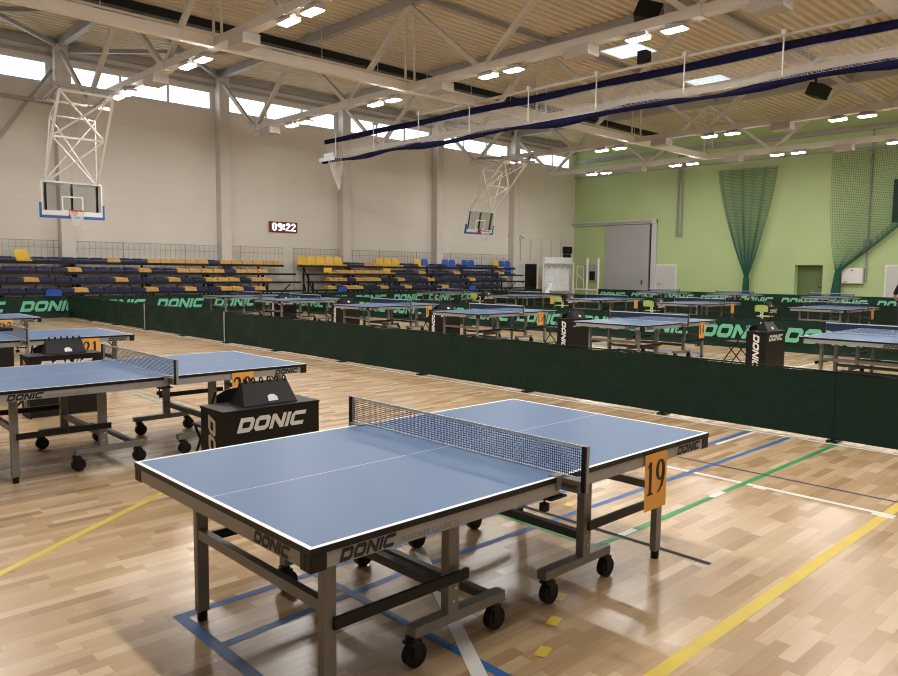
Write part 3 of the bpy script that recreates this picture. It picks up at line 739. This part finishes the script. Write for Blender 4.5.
def stand(name, label, X0, ends, rows_, extra):
    t = thing(name, label, 'stand', (X0, 24.6, 0))
    RY = [1.68, 1.30, .95, .66]; RZ = [1.88, 1.53, 1.19, .84]
    for (s, xs, st), ry, rz_ in zip(rows_, RY, RZ):
        x1 = st - X0 + len(s)*PITCH
        part('plank', MB().box(xs-X0, ends-X0 if ry < 1.6 else x1, ry-.22, ry+.2, rz_-.09, rz_-.012), ['black'], t)
        row = add('seat_row', MB().box(st-X0, x1, ry-.05, ry+.05, rz_-.014, rz_).mesh('seat_row', ['black']), t)
        for i, ch in enumerate(s):
            o = add('seat', SM[ch], row, (st-X0+(i+.5)*PITCH, ry, rz_))
    for px_, zz in extra:
        row.parent = t; o = add('seat', SM['B'], row, (px_-X0, .44, .67), (0, 0, PI), (1.1, .4, .68))
    L_ = ends-X0
    k = 0
    x = .3
    while x < L_:
        fr = MB()
        for ry, rz_ in zip(RY, RZ): fr.box(x-.03, x+.03, ry+.12, ry+.18, 0, rz_-.08)
        fr.bar((x, RY[3], .1), (x, RY[0]+.15, RZ[0]-.1), .04)
        fr.bar((x+.03, RY[2]+.15, .15), (min(x+1.1, L_), RY[2]+.15, RZ[2]-.12), .04)
        fr.bar((x-.03, RY[1]+.15, .3), (max(x-.9, 0), RY[1]+.15, RZ[1]-.12), .035)
        part('support_frame', fr, ['black'], t)
        x += 2.45
    rl = MB(); zt = 2.62; yr = YW-.22-24.6
    rl.cyl((0, yr, zt), (L_, yr, zt), .014, 6); rl.cyl((0, yr, zt-.24), (L_, yr, zt-.24), .010, 6); rl.cyl((0, yr, 1.7), (L_, yr, 1.7), .010, 6)
    x = 0.
    j = 0
    while x < L_:
        rl.cyl((x, yr, 1.6 if j % 12 else 0), (x, yr, zt + (0 if j % 12 else .03)), .006 if j % 12 else .02, 6); x += .2; j += 1
    part('railing', rl, ['steelgrey'], t)
    return t
def seats(*runs):
    out = []
    for kind, *counts in runs:
        for c in counts: out += [kind]*c
    return out
SX = 3.0-12*PITCH
stand('spectator_stand', 'spectator stand with rows of navy and amber folded seats at the left', SX, 16.0,
      [(seats(('b', 17), ('Y', 1), ('b', 5), ('y', 1), ('b', 2), ('y', 5), ('b', 1), ('y', 6)), SX, SX),
       (seats(('b', 20), ('y', 1), ('b', 4), ('y', 1), ('b', 2), ('y', 4), ('b', 1), ('y', 3)), SX, SX),
       (seats(('b', 17), ('y', 1), ('b', 5), ('y', 1), ('b', 3), ('y', 1), ('b', 2), ('y', 3), ('b', 1), ('y', 2)), SX, SX),
       (seats(('b', 20), ('y', 1), ('b', 4), ('y', 1), ('b', 2), ('y', 1), ('b', 2), ('y', 2), ('b', 1), ('y', 1)), SX, SX)], [(6.22, 0)])
stand('spectator_stand', 'spectator stand with raised yellow seats in the middle of the left wall', 16.55, 30.9,
      [(seats(('Y', 5), ('k', 1), ('b', 1), ('y', 2), ('Y', 3), ('b', 2), ('Y', 1), ('B', 1), ('b', 2), ('B', 2), ('b', 1), ('B', 2), ('b', 3), ('Y', 1), ('B', 2)), 16.55, 16.55),
       (seats(('Y', 1), ('y', 6), ('Y', 1), ('b', 3), ('y', 1), ('b', 4), ('y', 1), ('b', 6), ('y', 1), ('b', 1), ('B', 1)), 16.55, 17.66),
       (seats(('y', 2), ('b', 1), ('y', 3), ('b', 2), ('y', 1), ('b', 3), ('y', 1), ('b', 5), ('y', 1), ('b', 5)), 16.55, 17.48),
       (seats(('y', 1), ('b', 1), ('y', 2), ('b', 2), ('y', 1), ('b', 2), ('y', 1), ('b', 4), ('y', 1), ('b', 8)), 16.55, 17.2)], [(17.9, 0), (26.06, 0)])

# ------------------------------------------------------------------ things at the walls
c = thing('led_clock', 'red LED wall clock showing 09:22 on the pale wall', 'clock', (15.43, YW, 3.3))
part('case', MB().box(0, 1.4, -.08, 0, 0, .46), ['ledback'], c, bevel=.01)
FONT5 = {'0': ['01110','11011','11011','11011','11011','11011','01110'], '9': ['01110','11011','11011','01111','00011','00011','01110'],
         '2': ['01110','11011','00011','00110','01100','11000','11111'], ':': ['00','11','11','00','11','11','00']}
g = MB(); x = .12; q = .0475
for ch in '09:22':
    for r_, line in enumerate(FONT5[ch]):
        for c_, b in enumerate(line):
            if b == '1': g.box(x+c_*q, x+(c_+1)*q, -.084, -.079, .07+(6-r_)*q, .07+(7-r_)*q)
    x += (len(FONT5[ch][0])+.75)*q
part('digits', g, ['led'], c)

def net_curtain(name, label, top_, mid, bottom, seed, wave=.12):
    """netting gathered at mid: top_ = ((y,z),(y,z)) ends, mid/bottom = (y, z, halfwidth)"""
    t = tag(add(name, None, None, (XG-.25, 0, 0)), label, 'netting')
    r = random.Random(seed); n, m = 84, 74
    P = []
    for j in range(m+1):
        v = j/m
        rowp = []
        for i in range(n+1):
            u = i/n
            ya = top_[0][0] + (top_[1][0]-top_[0][0])*u; za = top_[0][1] + (top_[1][1]-top_[0][1])*u
            yb = mid[0] + mid[2]*(1-2*u); zb = mid[1]
            w = v**1.25
            sag = top_[2](u)
            ww = v**sag
            yv = ya*(1-ww) + yb*ww; zv = za*(1-v) + zb*v
            fold_ = wave*(1-.6*v)*(math.sin(u*34+seed) * .5 + math.sin(u*17+2*seed)*.5)
            rowp.append((-.12+fold_, yv, zv))
        P.append(rowp)
    mb = MB(); w = .011
    for j in range(m):
        for i in range(n+1):
            a, b = P[j][i], P[j+1][i]; mb.ribbon(a, b, w, (0, 1, 0))
    for j in range(0, m+1):
        for i in range(n):
            mb.ribbon(P[j][i], P[j][i+1], w, (0, 0, 1))
    part('netting', mb, ['netgreen'], t)['kind'] = 'stuff'
    kn = MB(); kn.cyl((-.12, mid[0], mid[1]-.05), (-.12, mid[0], mid[1]+.08), mid[2]*1.1, 10); part('tie', kn, ['netgreen'], t)
    tl = MB(); rr_ = random.Random(seed+5)
    for k in range(70):
        a = rr_.uniform(-1, 1); b = a + rr_.uniform(-.3, .3)
        tl.ribbon((-.12+rr_.uniform(-.12, .12), mid[0]+a*mid[2], mid[1]), (-.12+rr_.uniform(-.15, .15), bottom[0]+b*bottom[2], bottom[1]), .05, (0, 1, 0))
    part('tail', tl, ['netgreen'], t)
    return t
net_curtain('green_netting', 'dark green safety net hanging gathered to a point on the green wall', ((17.3, 7.12), (14.1, 7.08), lambda u: 1.4), (15.5, 1.52, .10), (15.5, .0, .22), 1)
net_curtain('green_netting', 'dark green safety net tied back towards the right corner of the wall', ((11.52, 7.45), (3.6, 7.40), lambda u: 3.2 - 2.55*u), (11.02, 1.80, .10), (11.1, .0, .26), 2.6)
struct('trim_4', MB().bar((XG-.3, 17.5, 7.15), (XG-.3, 14.0, 7.12), .03).bar((XG-.3, 12, 7.48), (XG-.3, 6, 7.48), .03), ['steelgrey'])

c = thing('electrical_cabinet', 'white electrical cabinet on the green wall beside the gathered net', 'cabinet', (XG-.03, 9.95, 1.27))
part('body', MB().box(-.2, 0, 0, .92, 0, .75), ['white'], c, bevel=.02)
part('door', MB().box(-.215, -.201, .03, .89, .03, .72), ['white'], c)
part('sticker', MB().box(-.218, -.216, .65, .82, .06, .10).box(-.218, -.216, .42, .54, .60, .66), ['red'], c)
tag(part('conduit', MB().tube([(XG-.06, 9.88, 8.4), (XG-.06, 9.88, 1.4)], .045, 8).box(XG-.14, XG-.001, 9.75, 10.05, 3.05, 3.35), ['steelgrey'], None), 'grey conduit running down the green wall behind the tied net', 'conduit')
for k, yy in enumerate((19.74, 19.5)):
    tag(part('wall_pipe', MB().cyl((XG-.12, yy, 3.83), (XG-.12, yy, 8.5), .05, 10).cyl((XG-.12, yy, 3.72), (XG-.12, yy, 3.84), .065, 10).box(XG-.12, XG, yy-.03, yy+.03, 5.2, 5.26), ['steelgrey'], None), '%s of two grey pipes right of the sliding door' % ('left' if k == 0 else 'right'), 'pipe', 'grey pipes on the green wall')
tb = thing('mounted_scoreboard', 'black scoreboard on the green wall at the right edge', 'scoreboard', (XG-.03, 6.5, 4.1))
part('case', MB().box(-.12, 0, 0, 2.4, 0, 1.95), ['black'], tb, bevel=.02); part('screen', MB().box(-.13, -.12, .08, 2.32, .08, 1.87), ['blackmatte'], tb)
w = thing('wall_speaker', 'black loudspeaker on the pale wall near the corner', 'speaker', (36.05, YW, 2.55))
part('cabinet', MB().box(0, .6, -.3, 0, .28, .72), ['black'], w, bevel=.02); part('amplifier', MB().box(.05, .6, -.22, 0, .0, .22), ['blackmatte'], w); part('bracket', MB().box(.55, .72, -.15, 0, -.05, .3), ['white'], w)
a = thing('wall_arm', 'small round globe on an arm on the pale wall', 'lamp', (31.9, YW, 3.75))  # arm with a plain white globe, gives no light
part('arm', MB().bar((-.9, -.05, 0), (0, -.35, 0), .05).bar((-.9, 0, -.1), (-.9, -.1, .15), .06), ['steelgrey'], a)
sph = MB()
for i in range(6):
    z0, z1 = -1+2*i/6, -1+2*(i+1)/6
    sph.cyl((0, -.35, .13*math.sin(z0*PI/2)), (0, -.35, .13*math.sin(z1*PI/2)), .13*math.cos(z0*PI/2)+.001, 12, .13*math.cos(z1*PI/2)+.001, caps=False)
part('globe', sph, ['white'], a)
for k in range(5):
    tag(part('wall_rail', MB().box(32.0+k*.95, 32.035+k*.95, YW-.06, YW-.001, 2.3, 3.55+.06*k), ['steel'], None), 'thin grey upright rail, %s from the left above the black door' % ORD[k], 'rail', 'upright rails above the black door')
# stored equipment in the far corner
w = thing('folded_goal', 'white sheet covered folded goal stored in the far corner', 'goal', (32.3, 25.4, 0))
part('sheet', MB().box(.25, 2.6, .1, .25, .55, 2.0).box(.2, 2.75, .05, .3, 2.0, 2.55), ['whitesheet'], w, bevel=.03)
f = MB()
for x in (.0, 2.85): f.cyl((x, 0, 0), (x, 0, 2.2), .05, 10).cyl((x, .4, 0), (x, .4, 2.2), .04, 10).cyl((x, -.2, .06), (x, .6, .06), .04, 8)
f.cyl((0, 0, 2.2), (2.85, 0, 2.2), .05, 10); f.cyl((0, .3, .5), (2.85, .3, .5), .04, 8)
part('frame', f, ['white'], w)
nt_ = MB()
for k in range(24): nt_.cyl((.05+k*.12, 0, 2.16), (.10+k*.12, -.02, 1.9+.08*math.sin(k*1.3)), .012, 5); nt_.cyl((.05+k*.12, -.01, 1.95), (.17+k*.12, -.01, 2.15), .012, 5)
for k in range(10): nt_.cyl((.0, 0, .6+k*.15), (.18+.05*math.sin(k), -.02, .68+k*.15), .012, 5); nt_.cyl((2.85, 0, .6+k*.15), (2.62, -.02, .68+k*.15), .012, 5)
part('net', nt_, ['steelgrey'], w)
w = thing('post_trolley', 'white trolley holding two upright posts before the green wall', 'trolley', (35.6, 23.85, 0))
part('base', MB().box(-.25, .25, -.2, 1.7, .62, .70).box(-.2, -.15, -.1, 1.65, .1, .16).box(-.25, -.2, -.15, -.1, .1, .66).box(-.25, -.2, 1.6, 1.65, .1, .66), ['white'], w)
for yy in (.05, .85):
    part('post', MB().cyl((0, yy, .1), (0, yy, 2.52), .065, 12).cyl((0, yy, 2.3), (0, yy, 2.42), .085, 12), ['white'], w)
for yy in (-.1, 1.6):
    for xx in (-.2, .2): part('wheel', MB().cyl((xx-.02, yy, .07), (xx+.02, yy, .07), .07, 12), ['rubber'], w)
r_ = MB()
for y0, y1, z0, z1 in ((1.15, 1.15, .7, 2.0), (1.65, 1.65, .7, 2.05), (1.15, 1.65, 2.0, 2.05), (1.15, 1.65, 1.2, 1.6)): r_.cyl((.05, y0, z0), (.05, y1, z1), .022, 8)
part('rack', r_, ['white'], w)
w = thing('monitor_cart', 'dark screen on the wall behind the two white posts', 'screen', (XG-.12, 25.1, 1.15))
part('screen', MB().box(0, .1, 0, .95, 0, 1.0), ['doorgrey'], w); part('panel', MB().box(-.01, 0, .1, .5, .05, .6), ['black'], w)
h_ = thing('white_hoop_bag', 'white rolled bag leaning by the folded goal', 'bag', (32.0, 25.05, 0))
part('bag', MB().cyl((0, 0, .16), (.75, .1, .95), .15, 14), ['whitesheet'], h_); part('strap', MB().cyl((.38, .04, .50), (.47, .06, .59), .17, 14), ['steelgrey'], h_)

# ------------------------------------------------------------------ floor markings
ZM = .0012; nmark = [0]
def line(p, q, w, m, label=None):
    nmark[0] += 1; z = ZM + nmark[0]*.00004
    p, q = Vector((*p, 0)), Vector((*q, 0)); d_ = (q-p).normalized(); n_ = Vector((-d_.y, d_.x, 0))*w/2
    o = part('floor_marking', MB().face([(a.x, a.y, z) for a in (p-n_, q-n_, q+n_, p+n_)]), [m], None); o['kind'] = 'structure'
line((1.0, -.495), (6.0, -.475), .07, 'myellow'); line((6.0, -.475), (36, -.475), .07, 'myellow'); line((-3.2, .57), (1.05, 3.50), .052, 'myellow'); line((-4.9, -.452), (-1.4, -.452), .072, 'myellow')
line((4.47, -.50), (4.47, 1.4), .055, 'mwhite'); line((4.44, -.54), (4.44, -.40), .10, 'mwhite'); line((4.44, .36), (4.44, .46), .07, 'mwhite')
line((.138, .40), (.138, 1.385), .06, 'mblue'); line((.108, 1.36), (6.5, 1.43), .05, 'mblue'); line((.168, .965), (1.3, 1.035), .05, 'mblue'); line((1.3, 1.035), (6.5, 1.0), .05, 'mblue')
line((.905, -3.0), (.905, 1.36), .05, 'mblue'); line((1.68, 1.41), (.62, -.34), .07, 'mwhite')
line((2.46, .545), (6.5, .56), .05, 'mgreen'); line((2.42, .52), (2.42, 1.40), .05, 'mgreen')
for x in (2.77, 4.02): line((x-.10, .552), (x+.10, .555), .052, 'mwhite')
line((2.685, -.07), (2.685, 1.36), .042, 'mblack'); line((4.85, 1.36), (4.85, -3.3), .026, 'mnavy')
line((5.6, 1.36), (6.5, 1.36), .04, 'mwhite'); line((6.50, -3), (6.50, 24), .035, 'mwhite')
for x, y in ((1.448, .106), (1.18, -.045), (1.686, .252), (2.96, 1.165)): line((x-.045, y-.02), (x+.045, y+.012), .055, 'myellow')
line((2.68, 1.5), (2.68, 22), .022, 'mred'); line((2.41, 1.5), (2.43, 22), .022, 'mteal'); line((2.54, 1.5), (2.55, 22), .018, 'mteal')
line((12.6, -3), (12.6, 24), .05, 'mwhite'); line((8.2, -3), (8.2, 24), .05, 'myellow'); line((13.3, 8.2), (13.3, 5.6), .25, 'mblue'); line((9.0, 3.3), (13.8, 3.3), .05, 'mwhite')

# ------------------------------------------------------------------ person at the right edge
def person():
    t = thing('person', 'person in a black short-sleeved top standing at the right edge', 'person', (22.35, 4.24, 0), PI*.5)
    J = {'pelvis': (0,0,.95,.135), 'waist': (0,.01,1.1,.12), 'chest': (0,0,1.30,.135), 'neck': (0,.01,1.47,.055), 'headlow': (0,-.01,1.54,.07), 'head': (0,-.015,1.62,.085), 'crown': (0,-.005,1.68,.07)}
    ed = [('pelvis','waist'), ('waist','chest'), ('chest','neck'), ('neck','headlow'), ('headlow','head'), ('head','crown')]
    for s, k in ((-1, 'l'), (1, 'r')):
        J.update({'sh'+k: (s*.17,.01,1.40,.062), 'el'+k: (s*.26,.03,1.12,.042), 'wr'+k: (s*.23,-.14,.93,.028), 'ha'+k: (s*.22,-.20,.89,.028),
                  'hip'+k: (s*.09,0,.88,.095), 'kn'+k: (s*.10,-.01,.49,.06), 'an'+k: (s*.10,.02,.09,.042), 'to'+k: (s*.115,-.15,.035,.032)})
        ed += [('chest','sh'+k), ('sh'+k,'el'+k), ('el'+k,'wr'+k), ('wr'+k,'ha'+k), ('pelvis','hip'+k), ('hip'+k,'kn'+k), ('kn'+k,'an'+k), ('an'+k,'to'+k)]
        for q, (dx, dy, dz) in enumerate(((-.025,-.075,-.03), (-.008,-.085,-.035), (.010,-.08,-.038), (.026,-.065,-.038), (-s*.05,-.03,.0))):
            J['f%s%d' % (k, q)] = (s*.22+dx, -.20+dy, .89+dz, .0095); ed.append(('ha'+k, 'f%s%d' % (k, q)))
    names = list(J); ix = {n: i for i, n in enumerate(names)}
    def skin(nm, keep, grow, mt, parent):
        vs = [n for n in names if keep(n)]; iv = {n: i for i, n in enumerate(vs)}
        me = bpy.data.meshes.new(nm); me.from_pydata([J[n][:3] for n in vs], [(iv[a], iv[b]) for a, b in ed if a in iv and b in iv], [])
        o = bpy.data.objects.new(nm, me); COL.objects.link(o)
        sk = o.modifiers.new('skin', 'SKIN'); 
        for i, n in enumerate(vs):
            d_ = me.skin_vertices[0].data[i]; d_.radius = (J[n][3]+grow,)*2; d_.use_root = n in ('pelvis', 'chest') and i == 0
        sub = o.modifiers.new('sub', 'SUBSURF'); sub.levels = sub.render_levels = 2
        me2 = bpy.data.meshes.new_from_object(o.evaluated_get(bpy.context.evaluated_depsgraph_get()))
        bpy.data.objects.remove(o); me2.materials.clear(); me2.materials.append(M[mt])
        for p_ in me2.polygons: p_.use_smooth = True
        return add(nm, me2, parent)
    skin('body', lambda n: True, 0, 'skin', t)
    skin('shirt', lambda n: n in ('pelvis','waist','chest','shl','shr','ell','elr'), .014, 'shirt', t)
    skin('trousers', lambda n: n in ('pelvis','hipl','hipr','knl','knr','anl','anr'), .016, 'trouser', t)
    hr = MB()
    for k in range(40):
        a = PI*.12 + PI*1.76*k/39 - PI/2 + PI
        x, y = .092*math.cos(a+PI/2+PI), .10*math.sin(a+PI/2+PI)
        hr.cyl((x*.5, y*.5-.005, 1.755), (x*1.05, y*1.05, 1.66), .03, 6, .028); hr.cyl((x*1.05, y*1.05, 1.66), (x*1.1, y*1.15+.015, 1.38), .028, 6, .012)
    part('hair', hr, ['hair'], t)
    fc = MB()
    for s in (-1, 1): fc.cyl((s*.032, -.098, 1.625), (s*.032, -.104, 1.625), .010, 8)
    part('eyes', fc, ['black'], t)
    part('nose', MB().cyl((0, -.098, 1.63), (0, -.118, 1.595), .008, 8, .014), ['skin'], t)
    part('mouth', MB().box(-.025, .025, -.096, -.088, 1.552, 1.562), ['red'], t)
person()

# ------------------------------------------------------------------ sky, camera, view
wd = bpy.data.worlds.new('sky'); S.world = wd; wd.use_nodes = True
bg = wd.node_tree.nodes['Background']; bg.inputs['Color'].default_value = (.88, .95, 1, 1); bg.inputs['Strength'].default_value = 3.0

cam = bpy.data.cameras.new('camera'); co = bpy.data.objects.new('camera', cam); COL.objects.link(co)
cx, cy, cz, yaw, pit, rol, F = -1.3242, -2.0485, 1.689, .8094, -.0901, .0099, 742.775
f = Vector((math.cos(pit)*math.cos(yaw), math.cos(pit)*math.sin(yaw), math.sin(pit)))
r = Vector((math.sin(yaw), -math.cos(yaw), 0)); u = r.cross(f)
r2 = r*math.cos(rol) + u*math.sin(rol); u2 = -r*math.sin(rol) + u*math.cos(rol)
co.matrix_world = Matrix(((r2.x, u2.x, -f.x, cx), (r2.y, u2.y, -f.y, cy), (r2.z, u2.z, -f.z, cz), (0, 0, 0, 1)))
cam.sensor_width = 36; cam.lens = F/898*36; cam.clip_end = 200; cam.clip_start = .05
S.camera = co
S.view_settings.view_transform = 'Standard'; S.view_settings.look = 'None'; S.view_settings.gamma = 1; S.view_settings.use_curve_mapping = False
S.view_settings.exposure = 0.1
S.cycles.use_denoising = True
S.cycles.filter_width = 1.1
S.cycles.max_bounces = 8; S.cycles.diffuse_bounces = 5; S.cycles.transparent_max_bounces = 12
S.cycles.sample_clamp_indirect = 6
